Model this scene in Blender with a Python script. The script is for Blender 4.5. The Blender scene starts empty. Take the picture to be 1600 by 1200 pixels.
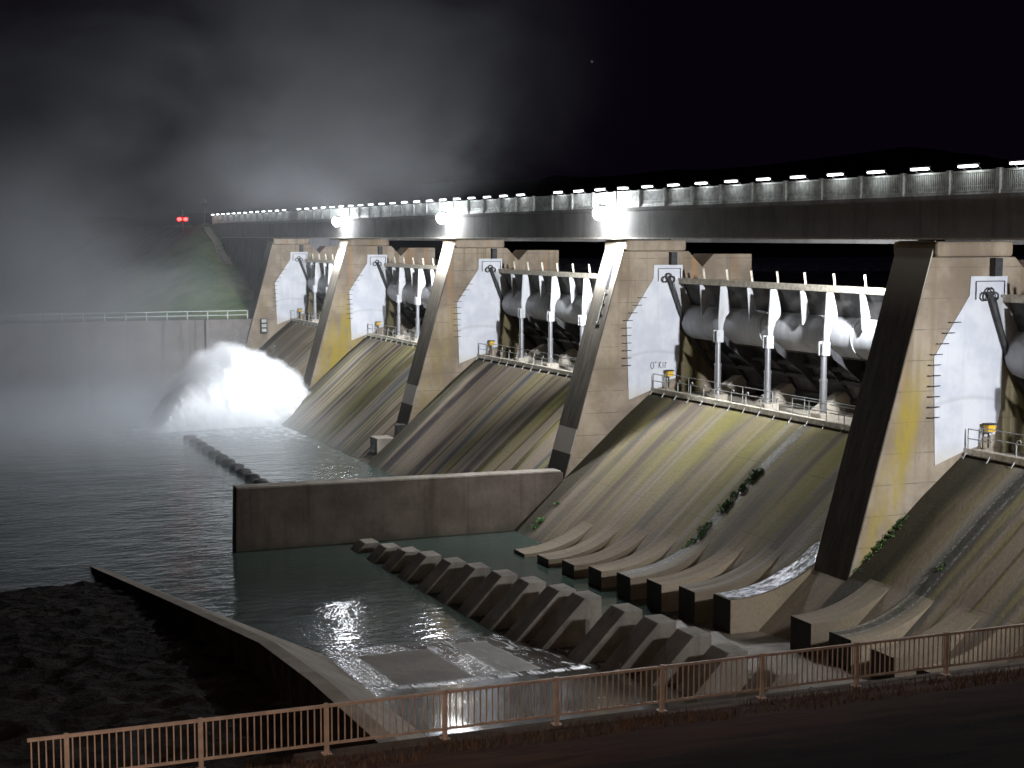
import bpy, bmesh, math, random
from mathutils import Vector, noise as mnoise
R = math.radians
C = bpy.context.scene.collection
SC = bpy.context.scene

# ------------------------------------------------------------------ camera, world, exposure
# x = upstream, y = along the dam towards the far bank, z = up; the camera stands at the origin
cam = bpy.data.objects.new('camera', bpy.data.cameras.new('camera')); C.objects.link(cam)
cam.data.sensor_width = 36; cam.data.lens = 36 * 2450 / 1600
cam.data.clip_start = .1; cam.data.clip_end = 3000
cam.rotation_euler = (R(90 - 5.363), 0, -R(22.2035))
SC.camera = cam
w = bpy.data.worlds.new('World'); SC.world = w; w.use_nodes = True
nt = w.node_tree; bg = nt.nodes['Background']
sky = nt.nodes.new('ShaderNodeTexSky'); sky.sky_type = 'NISHITA'; sky.sun_disc = False
sky.sun_elevation = R(-4); sky.sun_rotation = R(200)
mx = nt.nodes.new('ShaderNodeMix'); mx.data_type = 'RGBA'; mx.inputs[0].default_value = .12
mx.inputs[6].default_value = (.028, .014, .046, 1)
nt.links.new(sky.outputs[0], mx.inputs[7]); nt.links.new(mx.outputs[2], bg.inputs[0])
bg.inputs[1].default_value = .075
vs = SC.view_settings; vs.view_transform = 'Standard'; vs.look = 'None'; vs.exposure = 0; vs.gamma = 1
cy = SC.cycles
cy.use_denoising = True; cy.max_bounces = 6; cy.diffuse_bounces = 3; cy.glossy_bounces = 3
cy.volume_bounces = 2; cy.transparent_max_bounces = 8; cy.volume_max_steps = 160
cy.sample_clamp_indirect = 8; cy.caustics_reflective = False; cy.caustics_refractive = False

YN = {i: 63.5 + 34 * (5 - i) for i in range(1, 8)}      # near face of each pier
PT = 3.0                                                 # pier thickness
ZW = -19.9                                               # tailwater
def floor_z(y): return -19.9 + .055 * (72 - y) if y > 40 else -18.14

# ------------------------------------------------------------------ materials
class G:
    def __init__(s, name):
        s.m = bpy.data.materials.new(name); s.m.use_nodes = True
        s.t = s.m.node_tree; s.b = s.t.nodes['Principled BSDF']; s.o = s.t.nodes['Material Output']
    def n(s, k, **kw):
        nd = s.t.nodes.new(k)
        for a, v in kw.items(): setattr(nd, a, v)
        return nd
    def set(s, sock, v):
        if hasattr(v, 'node'): s.t.links.new(v, sock)
        elif isinstance(v, tuple) and len(v) == 3 and sock.type == 'RGBA': sock.default_value = (*v, 1)
        else: sock.default_value = v
    def pos(s): return s.n('ShaderNodeNewGeometry').outputs['Position']
    def objc(s): return s.n('ShaderNodeTexCoord').outputs['Object']
    def rnd(s): return s.n('ShaderNodeObjectInfo').outputs['Random']
    def xyz(s, v):
        nd = s.n('ShaderNodeSeparateXYZ'); s.set(nd.inputs[0], v); return nd.outputs
    def mul(s, v, k):
        nd = s.n('ShaderNodeVectorMath', operation='MULTIPLY'); s.set(nd.inputs[0], v); nd.inputs[1].default_value = k
        return nd.outputs[0]
    def noise(s, v, sc=1, det=4, ro=.55, dist=0):
        nd = s.n('ShaderNodeTexNoise'); s.set(nd.inputs['Vector'], v); nd.inputs['Scale'].default_value = sc
        nd.inputs['Detail'].default_value = det; nd.inputs['Roughness'].default_value = ro; nd.inputs['Distortion'].default_value = dist
        return nd.outputs[0]
    def rng(s, v, a, b, c=0, d=1, smooth=True):
        nd = s.n('ShaderNodeMapRange'); nd.interpolation_type = 'SMOOTHSTEP' if smooth else 'LINEAR'
        s.set(nd.inputs[0], v)
        for i, q in enumerate((a, b, c, d)): s.set(nd.inputs[1 + i], q)
        return nd.outputs[0]
    def mt(s, op, a, b=0, c=None):
        nd = s.n('ShaderNodeMath', operation=op); s.set(nd.inputs[0], a); s.set(nd.inputs[1], b)
        if c is not None: s.set(nd.inputs[2], c)
        return nd.outputs[0]
    def mix(s, f, a, b):
        nd = s.n('ShaderNodeMix', data_type='RGBA'); s.set(nd.inputs[0], f); s.set(nd.inputs[6], a); s.set(nd.inputs[7], b)
        return nd.outputs[2]
    def ramp(s, f, pts):
        nd = s.n('ShaderNodeValToRGB'); s.set(nd.inputs[0], f); e = nd.color_ramp.elements
        while len(e) < len(pts): e.new(.5)
        for q, (p, c) in zip(e, pts):
            q.position = p; q.color = (*c, 1) if isinstance(c, tuple) else (c, c, c, 1)
        return nd.outputs[0]
    def attr(s, name):
        return s.n('ShaderNodeAttribute', attribute_type='OBJECT', attribute_name=name).outputs['Fac']
    def bump(s, h, st=.4, d=.05):
        nd = s.n('ShaderNodeBump'); s.set(nd.inputs['Height'], h); nd.inputs['Strength'].default_value = st; nd.inputs['Distance'].default_value = d
        s.t.links.new(nd.outputs[0], s.b.inputs['Normal'])
    def fin(s, col=None, ro=None, metal=None, spec=None):
        if col is not None: s.set(s.b.inputs['Base Color'], col)
        if ro is not None: s.set(s.b.inputs['Roughness'], ro)
        if metal is not None: s.set(s.b.inputs['Metallic'], metal)
        if spec is not None: s.set(s.b.inputs['Specular IOR Level'], spec)
        return s.m

def m_plain(name, col, ro=.6, metal=0, var=.25, sc=3, spec=.3):
    g = G(name); p = g.pos(); n = g.noise(p, sc, 5, .6)
    lo = tuple(c * (1 - var) for c in col); hi = tuple(min(1, c * (1 + var)) for c in col)
    g.bump(n, .15, .02)
    return g.fin(g.mix(g.rng(n, .3, .7), lo, hi), ro, metal, spec)

def m_pier():
    g = G('pier_concrete'); p = g.pos(); x, y, z = g.xyz(p)
    blot = g.noise(p, .35, 6, .6)
    col = g.mix(g.rng(blot, .35, .68), (.205, .16, .118), (.375, .31, .236))
    fine = g.noise(p, 5, 5, .7)
    col = g.mix(g.rng(fine, .3, .8, 0, .35), col, (.24, .21, .18))
    st = g.noise(g.mul(p, (1.5, 1.5, .05)), 1, 5, .6)                       # vertical drips
    drip = g.mt('MULTIPLY', g.rng(st, .48, .68), g.rng(z, -16, -1, .2, .95))
    col = g.mix(drip, col, (.20, .155, .10))
    rust = g.mt('MULTIPLY', g.rng(g.noise(g.mul(p, (.8, .8, .03)), 1.3, 3), .55, .7), g.rng(z, -12, -1, 0, .75))
    col = g.mix(rust, col, (.36, .20, .09))
    # lift joints of the pours
    fr = g.mt('FRACT', g.mt('DIVIDE', z, 1.52))
    jn = g.mt('MULTIPLY', g.mt('LESS_THAN', fr, .035), g.rng(g.noise(p, .9, 3), .35, .6, .15, .75))
    col = g.mix(jn, col, (.14, .12, .10))
    # lichen along the sloping nose
    u = g.mt('SUBTRACT', x, g.mt('MULTIPLY_ADD', z, .2835, 48.4))
    ln = g.noise(g.mul(p, (1.1, 1.1, .28)), 1.1, 6, .65)
    wd_ = g.attr('wide'); band = g.mt('MULTIPLY', g.rng(u, -.1, .9), g.rng(u, wd_, g.mt('MULTIPLY', wd_, .55)))
    band = g.mt('MULTIPLY', band, g.rng(z, -4.5, -9))
    f = g.mt('MULTIPLY', g.rng(ln, .33, .62, .1, .95), band)
    col = g.mix(g.mt('MULTIPLY', f, g.attr('moss')), col, (.33, .25, .045))
    wet = g.rng(g.mt('ADD', z, g.mt('MULTIPLY', blot, 3)), -13.2, -16, 0, .45)
    col = g.mix(wet, col, (.13, .115, .09))
    ol = g.mt('MULTIPLY', g.mt('MULTIPLY', g.rng(x, 52.3, 52.7), g.rng(x, 54.6, 54.0)), g.mt('MULTIPLY', g.rng(z, -4.5, -6), g.rng(st, .35, .55, .6, 1)))
    col = g.mix(g.mt('MULTIPLY', ol, .85), col, (.085, .075, .03))
    g.bump(g.mt('SUBTRACT', g.mt('ADD', fine, blot), jn), .45, .04)
    return g.fin(col, .88, spec=.2)

def m_nose():                                            # weathered sloping downstream face of a pier, floodlight's downward fade painted in
    g = G('nose_concrete'); p = g.pos(); x, y, z = g.xyz(p)
    n = g.noise(g.mul(p, (1, 2.2, .25)), 1.2, 6, .65); f = g.noise(p, 6, 4)
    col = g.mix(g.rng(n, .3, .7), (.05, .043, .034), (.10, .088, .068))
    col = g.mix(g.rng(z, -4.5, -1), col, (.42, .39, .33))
    pa = g.mt('MULTIPLY', g.mt('GREATER_THAN', z, -14.9), g.mt('LESS_THAN', z, -13.2))
    col = g.mix(g.mt('MULTIPLY', pa, g.attr('patch')), col, (.33, .30, .26))
    col = g.mix(g.mt('MULTIPLY', g.mt('LESS_THAN', z, -14.9), g.attr('patch')), col, (.05, .044, .036))
    g.bump(g.mt('ADD', f, n), .4, .03)
    return g.fin(col, .85, spec=.25)

def m_spill():
    g = G('spillway_concrete'); p = g.pos(); x, y, z = g.xyz(p)
    blot = g.noise(p, .3, 6, .6); fine = g.noise(p, 5, 5, .7)
    soft = g.noise(g.mul(p, (.045, .5, .045)), 1, 5, .6, .12)
    s2 = g.noise(g.mul(p, (.05, 1, .05)), .42, 6, .58, .08); s4 = g.noise(g.mul(p, (.22, 1, .22)), 1.6, 5, .65, .3)
    broad = g.noise(g.mul(p, (.008, .24, .008)), 1, 2.2, .55, 0)
    up = g.rng(z, -18.5, -11.8)
    col = g.mix(g.rng(soft, .33, .66), (.17, .132, .092), (.33, .265, .19))
    col = g.mix(g.rng(s2, .42, .66, 0, .5), col, (.105, .082, .062))
    # broad irregular bands of growth and seepage running down the face
    band = g.ramp(g.rng(g.mt('ADD', broad, g.mt('MULTIPLY', g.mt('SUBTRACT', soft, .5), .14)), .30, .70, 0, 1, False), [(0, (.03, .025, .028)), (.12, (.055, .042, .045)), (.22, (.20, .16, .12)), (.38, (.25, .20, .15)), (.42, (.07, .062, .035)), (.47, (.06, .055, .032)), (.52, (.21, .19, .055)),
        (.58, (.25, .20, .155)), (.68, (.25, .20, .155)), (.73, (.085, .10, .115)), (.79, (.045, .042, .04)), (.86, (.20, .18, .085)), (1, (.06, .045, .05))])
    col = g.mix(g.mt('MULTIPLY', g.rng(blot, .25, .5, .5, 1), g.attr('dark')), col, band)
    moss = g.mt('MULTIPLY', g.rng(g.mt('ADD', soft, g.mt('MULTIPLY', blot, .35)), .58, .80), g.mt('MULTIPLY_ADD', up, .85, .08))
    col = g.mix(g.mt('MULTIPLY', moss, g.attr('moss')), col, (.24, .215, .045))
    pale = g.mt('MULTIPLY', g.rng(g.noise(g.mul(p, (.03, 1, .03)), .55, 3, .5), .62, .67), g.rng(fine, .2, .7, .2, .8))
    col = g.mix(g.mt('MULTIPLY', pale, .55), col, (.36, .35, .33))
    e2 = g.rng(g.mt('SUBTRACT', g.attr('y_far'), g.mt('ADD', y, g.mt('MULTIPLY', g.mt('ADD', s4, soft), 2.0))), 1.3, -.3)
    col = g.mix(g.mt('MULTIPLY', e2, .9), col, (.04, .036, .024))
    # one open joint with black and white seepage edges
    jd = g.mt('ABSOLUTE', g.mt('SUBTRACT', g.mt('SUBTRACT', y, g.attr('joint')), g.mt('MULTIPLY', g.mt('SUBTRACT', s4, .5), .25)))
    col = g.mix(g.mt('MULTIPLY', g.rng(jd, .75, .2), g.rng(fine, .3, .6, .2, .9)), col, (.05, .05, .042))
    col = g.mix(g.mt('MULTIPLY', g.mt('MULTIPLY', g.rng(jd, .5, .36), g.rng(jd, .2, .34)), g.rng(fine, .45, .6, 0, .8)), col, (.40, .40, .38))
    low = g.rng(g.mt('ADD', z, g.mt('MULTIPLY', blot, 2)), -17.9, -19.6, 0, .7)
    col = g.mix(g.mt('MULTIPLY', low, g.attr('low')), col, (.07, .068, .05))
    fr = g.mt('FRACT', g.mt('DIVIDE', g.mt('ADD', z, .7), 3.1)); j = g.mt('MULTIPLY', g.mt('LESS_THAN', fr, .010), g.rng(blot, .4, .6, 0, .6))
    col = g.mix(j, col, (.09, .08, .065))
    col = g.mix(g.rng(fine, .4, .8, 0, .4), col, (.10, .09, .075))
    tn = g.n('ShaderNodeVectorMath', operation='SCALE'); g.set(tn.inputs[0], col); g.set(tn.inputs['Scale'], g.attr('tone')); col = tn.outputs[0]
    g.bump(g.mt('ADD', g.mt('MULTIPLY', fine, 1.6), g.mt('ADD', s4, s2)), .6, .045)
    return g.fin(col, g.rng(s2, .5, .7, .88, .6), spec=.25)

def m_wall(name, a, b, streak=.5, ro=.88):
    g = G(name); p = g.pos(); x, y, z = g.xyz(p)
    n = g.noise(p, .5, 6, .62); f = g.noise(p, 5, 5, .7); st = g.noise(g.mul(p, (1.4, 1.4, .07)), 1, 5, .62)
    col = g.mix(g.rng(n, .3, .7), a, b)
    col = g.mix(g.mt('MULTIPLY', g.rng(st, .5, .7), streak), col, tuple(c * .4 for c in a))
    col = g.mix(g.rng(f, .35, .8, 0, .3), col, tuple(c * .5 for c in a))
    wet = g.rng(g.mt('ADD', z, g.mt('MULTIPLY', n, 1.2)), -18.6, -19.5, 0, .7)
    col = g.mix(wet, col, (.05, .05, .035))
    g.bump(g.mt('ADD', f, n), .4, .03)
    return g.fin(col, ro, spec=.2)

def m_plate():
    g = G('white_seal_plate'); p = g.pos(); x, y, z = g.xyz(p)
    n = g.noise(p, .6, 6, .6); st = g.noise(g.mul(p, (2.2, 2.2, .12)), 1, 5, .65)
    col = g.mix(g.rng(n, .35, .65), (.52, .54, .60), (.64, .65, .69))
    col = g.mix(g.rng(st, .52, .75, 0, .4), col, (.42, .43, .46))
    # the arc the gate end sweeps over the plate
    dx = g.mt('SUBTRACT', x, 56.3); dz = g.mt('ADD', z, 10.2)
    r = g.mt('ADD', g.mt('SQRT', g.mt('ADD', g.mt('MULTIPLY', dx, dx), g.mt('MULTIPLY', dz, dz))), g.mt('MULTIPLY', n, .25))
    lo = g.mt('ADD', z, g.mt('MULTIPLY', g.mt('MULTIPLY', g.mt('SUBTRACT', x, 50.6), g.mt('SUBTRACT', x, 50.6)), .07))
    arc = g.mt('MULTIPLY', g.rng(lo, -8.15, -8.0), g.rng(lo, -7.75, -8.0))
    col = g.mix(g.mt('MULTIPLY', arc, .45), col, (.40, .41, .44))
    col = g.mix(g.rng(g.mt('ADD', z, n), -9.6, -10.6, 0, .5), col, (.55, .50, .40))
    g.bump(n, .12, .03)
    return g.fin(col, .5, spec=.35)

def m_gate():
    g = G('gate_paint'); p = g.pos(); st = g.noise(g.mul(p, (1.6, 1.6, .3)), 1.2, 6, .65); n = g.noise(p, 3, 5, .6)
    col = g.mix(g.rng(st, .42, .75, 0, .8), (.46, .47, .49), (.27, .27, .27))
    col = g.mix(g.rng(n, .62, .8, 0, .6), col, (.25, .21, .17))
    g.bump(n, .12, .02)
    return g.fin(col, .5, spec=.3)

def m_water():
    g = G('tailwater'); p = g.pos(); x, y, z = g.xyz(p)
    a = g.noise(g.mul(p, (.5, 1, 1)), .45, 3, .5, .3); b = g.noise(g.mul(p, (.55, 1, 1)), 1.7, 4, .55, .5); c = g.noise(g.mul(p, (.6, 1, 1)), 5, 3, .5)
    h = g.mt('ADD', g.mt('MULTIPLY', a, .7), g.mt('ADD', g.mt('MULTIPLY', b, .45), g.mt('MULTIPLY', c, .05)))
    # sheltered pool behind the dividing wall is calm
    calm = g.mt('MULTIPLY', g.rng(y, 97.5, 90), g.rng(x, 22, 31))
    h = g.mt('MULTIPLY', h, g.rng(calm, 0, 1, 1, .12)); h = g.mt('MULTIPLY', h, g.mt('MAXIMUM', g.rng(y, 92, 100, .62, 1), g.rng(x, 19, 15)))
    h = g.mt('MULTIPLY', h, g.mt('MULTIPLY_ADD', g.mt('MULTIPLY', g.rng(y, 99, 106), g.rng(x, 27, 34)), .9, 1))
    g.bump(h, .7, .24)
    fo = g.noise(g.mul(p, (1, .7, 1)), 1.1, 6, .7, .8)
    near = g.mt('MULTIPLY', g.rng(y, 135, 162), g.rng(x, 12, 34, .35, 1))
    foam = g.rng(g.mt('ADD', fo, g.mt('MULTIPLY', near, .22)), .62, .8, 0, .8)
    foam = g.mt('MULTIPLY', foam, g.rng(y, 100, 125))
    col = g.mix(foam, (.045, .064, .055), (.7, .74, .76))
    g.b.inputs['IOR'].default_value = 1.33
    return g.fin(col, g.rng(foam, 0, 1, .05, .7), spec=.55)

def m_apron():
    g = G('wet_apron'); p = g.pos(); x, y, z = g.xyz(p)
    n = g.noise(p, .35, 6, .6, .5); s = g.noise(g.mul(p, (1, .22, 1)), .9, 6, .65, .5); f = g.noise(p, 5, 4, .7)
    wx = g.mt('ADD', x, g.mt('MULTIPLY', g.mt('SUBTRACT', s, .5), 1.2)); wy = g.mt('ADD', y, g.mt('MULTIPLY', g.mt('SUBTRACT', n, .5), .8))
    def slab(xa, xb, ya, yb, e=.18):
        return g.mt('MULTIPLY', g.mt('MULTIPLY', g.rng(wx, xa - e, xa + e), g.rng(wx, xb + e, xb - e)), g.mt('MULTIPLY', g.rng(wy, ya - e, ya + e), g.rng(wy, yb + e, yb - e)))
    dry = g.mt('MAXIMUM', slab(20.7, 24.2, 63.5, 70.2), g.mt('MULTIPLY', slab(25.6, 27.4, 63.8, 70.6), .8))
    dry = g.mt('MAXIMUM', dry, g.rng(x, 34.5, 36.5, 0, .7)); dry = g.mt('MULTIPLY', dry, g.rng(f, .2, .5, .7, 1))
    pool = g.rng(wy, 63.4, 62.9)
    rip = g.mt('MULTIPLY', g.mt('SUBTRACT', 1, dry), g.mt('SUBTRACT', 1, pool))
    fo = g.noise(g.mul(p, (1.5, .35, 1)), 1.5, 6, .72, .9)
    edge = g.mt('MULTIPLY', g.rng(wy, 62.6, 63.1), g.rng(wy, 63.7, 63.3))
    foam = g.mt('ADD', g.mt('MULTIPLY', g.rng(fo, .52, .66), g.mt('MULTIPLY', rip, .75)), g.mt('MULTIPLY', edge, g.rng(fo, .42, .55, 0, .7)))
    foam = g.mt('ADD', foam, g.mt('MULTIPLY', pool, g.rng(g.noise(g.mul(p, (1.8, .5, 1)), 1.1, 4, .6, 1.2), .68, .73, 0, .6)))
    foam = g.mt('MULTIPLY', foam, g.rng(x, 33, 30, .15, 1))
    col = g.mix(g.rng(f, .3, .75), (.045, .038, .03), (.075, .065, .05))
    col = g.mix(dry, col, g.mix(g.rng(n, .3, .7), (.15, .12, .09), (.22, .185, .145)))
    col = g.mix(g.mt('MINIMUM', foam, .85), col, (.62, .63, .66))
    h = g.mt('ADD', g.mt('MULTIPLY', g.noise(g.mul(p, (1, .5, 1)), 2.5, 4, .6, .6), g.rng(pool, 0, 1, 1, .10)), g.mt('MULTIPLY', f, .1))
    g.bump(h, .5, .1)
    ro = g.mt('ADD', g.rng(dry, 0, 1, .07, .72), g.mt('MULTIPLY', foam, .4))
    return g.fin(col, ro, spec=.5)

def m_rock():
    g = G('dark_riprap'); p = g.pos()
    n = g.noise(p, .6, 6, .6); f = g.noise(p, 3, 5, .65)
    vo = g.n('ShaderNodeTexVoronoi'); g.set(vo.inputs['Vector'], p); vo.inputs['Scale'].default_value = 1.1
    col = g.mix(g.rng(n, .3, .7), (.012, .009, .008), (.04, .032, .027))
    g.bump(g.mt('ADD', g.mt('MULTIPLY', vo.outputs[0], 1.5), f), .9, .3)
    return g.fin(col, .9, spec=.15)

def m_soil():
    g = G('dry_grass_soil'); p = g.pos(); n = g.noise(p, .5, 6, .65); f = g.noise(p, 9, 5, .7)
    col = g.mix(g.rng(n, .3, .7), (.026, .011, .007), (.07, .033, .021))
    col = g.mix(g.rng(f, .5, .8, 0, .5), col, (.075, .045, .03))
    g.bump(g.mt('ADD', n, f), .8, .12)
    return g.fin(col, .95, spec=.1)

def m_grass():
    g = G('grass_slope'); p = g.pos(); n = g.noise(p, .25, 6, .65); f = g.noise(p, 3, 5, .7)
    col = g.mix(g.rng(n, .35, .65), (.08, .18, .05), (.22, .27, .11))
    col = g.mix(g.rng(f, .5, .8, 0, .5), col, (.05, .07, .03))
    g.bump(f, .8, .15)
    return g.fin(col, .95, spec=.1)

def m_emit(name, col, st):
    g = G(name); g.set(g.b.inputs['Base Color'], (.8, .8, .8)); g.set(g.b.inputs['Emission Color'], col); g.b.inputs['Emission Strength'].default_value = st
    return g.m

M = dict(
    pier=m_pier(), nose=m_nose(), spill=m_spill(), plate=m_plate(), gate=m_gate(), water=m_water(), apron=m_apron(),
    rock=m_rock(), soil=m_soil(), grass=m_grass(),
    wall=m_wall('brown_wall_concrete', (.085, .064, .052), (.135, .108, .088), .45),
    farwall=m_wall('grey_wall_concrete', (.15, .135, .125), (.24, .215, .20), .8),
    block=m_wall('block_concrete', (.20, .175, .145), (.33, .295, .25), .4),
    baffle=m_wall('baffle_concrete', (.20, .175, .148), (.33, .295, .25), .35),
    sill=m_wall('sill_concrete', (.30, .255, .21), (.44, .385, .32), .25),
    girder=m_wall('girder_concrete', (.24, .235, .23), (.32, .31, .30), .35),
    shade=m_wall('abutment_concrete', (.16, .16, .17), (.24, .24, .25), .4),
    crest=m_wall('crest_concrete', (.38, .34, .28), (.50, .45, .38), .15),
    dark=m_plain('dark_steel', (.045, .045, .048), .55, .2),
    steel=m_plain('galvanised_steel', (.42, .43, .42), .5, .35),
    beam=m_plain('cream_beam_paint', (.62, .57, .47), .55, 0),
    rail=m_plain('rail_paint', (.66, .69, .66), .5, .1),
    skin=m_plain('shade_dark_skin_plate', (.075, .072, .07), .65, 0, .45, 1.2),  # shade of the gate recess put into the plate's dark colour
    chrome=m_plain('chrome_rod', (.66, .67, .70), .28, .85, .06),
    fence=m_plain('beige_fence_paint', (.55, .45, .385), .55, 0, .2),
    yellow=m_plain('yellow_box_paint', (.70, .42, .03), .5, 0),
    asphalt=m_plain('road_asphalt', (.05, .05, .05), .9, 0),
    black=m_plain('wet_and_shade_black', (.028, .026, .024), .45, 0, .4, 4),
    lamp=m_emit('floodlight_glass', (.93, .96, 1), 220),
    glamp=m_emit('work_light_glass', (.95, .96, 1), 1100),
    rlamp=m_emit('rail_light_glass', (.95, .97, 1), 11),
    red=m_emit('red_signal_glass', (1, .02, .02), 22),
    star=m_emit('star_light', (1, 1, 1), 3),
    warm=m_emit('warm_lamp_glass', (1, .6, .35), 8),
    leaf=m_plain('weed_leaf', (.06, .12, .035), .7, 0, .5, 6),
    straw=m_plain('dry_straw', (.075, .048, .032), .9, 0, .5, 5),
    bark=m_plain('dark_hill_scrub', (.012, .014, .016), .95, 0),
    paint=m_plain('black_marker', (.03, .03, .035), .7, 0),
)

# ------------------------------------------------------------------ mesh helpers
class MB:
    def __init__(s): s.v = []; s.f = []
    def add(s, vs, fs):
        o = len(s.v); s.v += [tuple(q) for q in vs]; s.f += [tuple(i + o for i in q) for q in fs]; return s
    def box(s, x0, x1, y0, y1, z0, z1):
        v = [(x, y, z) for z in (z0, z1) for y in (y0, y1) for x in (x0, x1)]
        return s.add(v, [(0, 2, 3, 1), (4, 5, 7, 6), (0, 1, 5, 4), (1, 3, 7, 5), (3, 2, 6, 7), (2, 0, 4, 6)])
    def prism(s, prof, y0, y1):                    # (x, z) outline extruded along y
        n = len(prof)
        v = [(x, y0, z) for x, z in prof] + [(x, y1, z) for x, z in prof]
        f = [tuple(range(n)), tuple(range(2 * n - 1, n - 1, -1))] + [(i, i + n, (i + 1) % n + n, (i + 1) % n) for i in range(n)]
        return s.add(v, f)
    def tube(s, pts, r, n=8, caps=True):
        pts = [Vector(p) for p in pts]; rings = []
        for i, p in enumerate(pts):
            d = (pts[min(i + 1, len(pts) - 1)] - pts[max(i - 1, 0)]).normalized()
            a = d.orthogonal().normalized() if abs(d.z) < .99 else Vector((1, 0, 0)); b = d.cross(a).normalized()
            if i and rings:
                a = (pa - d * pa.dot(d)).normalized(); b = d.cross(a)
            pa = a; rr = r[i] if isinstance(r, (list, tuple)) else r
            rings.append([p + (a * math.cos(2 * math.pi * k / n) + b * math.sin(2 * math.pi * k / n)) * rr for k in range(n)])
        v = [q for g in rings for q in g]; f = []
        for i in range(len(rings) - 1):
            for k in range(n):
                f.append((i * n + k, i * n + (k + 1) % n, (i + 1) * n + (k + 1) % n, (i + 1) * n + k))
        if caps: f += [tuple(range(n - 1, -1, -1)), tuple(range((len(rings) - 1) * n, len(rings) * n))]
        return s.add(v, f)
    def bar(s, a, b, t):
        return s.tube([a, b], t, 4)
    def build(s, name, mat, parent=None, bevel=0, smooth=False):
        o = Vector((0, 0, 0)); q = parent
        while q: o += q.location; q = q.parent
        me = bpy.data.meshes.new(name); me.from_pydata([tuple(Vector(v) - o) for v in s.v], [], s.f)
        bm = bmesh.new(); bm.from_mesh(me); bmesh.ops.recalc_face_normals(bm, faces=bm.faces); bm.to_mesh(me); bm.free()
        me.materials.append(M[mat] if isinstance(mat, str) else mat)
        if smooth:
            for p in me.polygons: p.use_smooth = True
            try: me.set_sharp_from_angle(angle=R(40))
            except Exception: pass
        ob = bpy.data.objects.new(name, me); C.objects.link(ob); ob.parent = parent
        if bevel:
            b = ob.modifiers.new('bevel', 'BEVEL'); b.width = bevel; b.segments = 2; b.limit_method = 'ANGLE'; b.angle_limit = R(30)
        return ob

def tag(o, label=None, cat=None, group=None, kind=None):
    for k, v in (('label', label), ('category', cat), ('group', group), ('kind', kind)):
        if v: o[k] = v
    return o
def thing(name, label, cat, loc, group=None):
    o = bpy.data.objects.new(name, None); o.empty_display_size = .3; C.objects.link(o); o.location = loc
    return tag(o, label, cat, group)
def dup(root, loc, label):
    r = root.copy(); C.objects.link(r); r.location = loc; r['label'] = label
    for ch in list(root.children):
        c = ch.copy(); C.objects.link(c); c.parent = r
        for g2 in list(ch.children):
            d = g2.copy(); C.objects.link(d); d.parent = c
    return r
def light(name, kind, loc, aim, power, col, parent, size=.3, cone=120, blend=.6):
    l = bpy.data.lights.new(name, kind); l.energy = power; l.color = col
    l.shadow_soft_size = size
    if kind == 'SPOT': l.spot_size = R(cone); l.spot_blend = blend
    o = bpy.data.objects.new(name, l); C.objects.link(o); o.parent = parent
    o.location = Vector(loc) - parent.location
    o.rotation_euler = (Vector(aim) - Vector(loc)).to_track_quat('-Z', 'Y').to_euler()
    return o

# ------------------------------------------------------------------ ground, water, hills
def sheet(name, fn, x0, x1, nx, y0, y1, ny, mat, smooth=True):
    mb = MB(); v = []; f = []
    for j in range(ny + 1):
        for i in range(nx + 1):
            x = x0 + (x1 - x0) * i / nx; y = y0 + (y1 - y0) * j / ny
            v.append((x, y, fn(x, y)))
    for j in range(ny):
        for i in range(nx):
            a = j * (nx + 1) + i; f.append((a, a + 1, a + nx + 2, a + nx + 1))
    mb.add(v, f)
    return tag(mb.build(name, mat, None, smooth=smooth), kind='structure')

MB().add([(-500, 60, ZW), (60, 60, ZW), (60, 900, ZW), (-500, 900, ZW)], [(0, 1, 2, 3)])
wv = sheet('water', lambda x, y: ZW + .05 * mnoise.noise((x * .35, y * .2, 0)) * min(1, max(0, (y - 97) / 10 if x > 21 else 1)),
           -60, 44, 208, 60, 215, 310, 'water')
sheet('river_water', lambda x, y: ZW - .06, -600, 60, 20, -100, 1200, 20, 'water')
sheet('reservoir_water', lambda x, y: -3.9, 56.9, 500, 6, -60, 260, 6, 'water')
sheet('apron_floor', lambda x, y: floor_z(y) + .03 * mnoise.noise((x * .5, y * .3, 3)), 11, 46, 70, 32, 97.4, 130, 'apron')
sheet('riverbed_ground', lambda x, y: -27, -1500, 1500, 4, -1500, 1500, 4, 'rock')

def sill_z(y):
    for (y0, z0), (y1, z1) in (((32, -11.4), (42, -12.4)), ((42, -12.4), (50, -13.3)), ((50, -13.3), (65, -15.4)), ((65, -15.4), (80, -17.55)), ((80, -17.55), (200, -34.7))):
        if y <= y1: return z0 + (z1 - z0) * (y - y0) / (y1 - y0)
    return -30
def bank(x, y):                                           # rocky bank left of the end sill
    if y <= 31.5:
        z = min(-11.02 + (31.5 - y) * .318, -1.75)
        return z + .08 * mnoise.fractal((x * .8, y * .8, 7), 1, 2, 3) * min(1, (32 - y) / 3)
    d = .45 + .8 * min(1, max(0, (75 - y) / 25))
    z = sill_z(y) - d - .035 * max(0, 9 - x)
    if y > 88: z -= (y - 88) * .25
    z += (.22 * mnoise.fractal((x * .9, y * .9, 1), 1, 2, 6) + .18 * abs(mnoise.noise((x * 1.3, y * 1.3, 4)))) * min(1, (y - 31.5) / 5)
    return z
sheet('rocky_bank', bank, -40, 11.45, 200, 31.5, 102, 260, 'rock')
sheet('near_bank', bank, -80, 47, 170, -60, 31.4, 130, 'soil')

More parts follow.
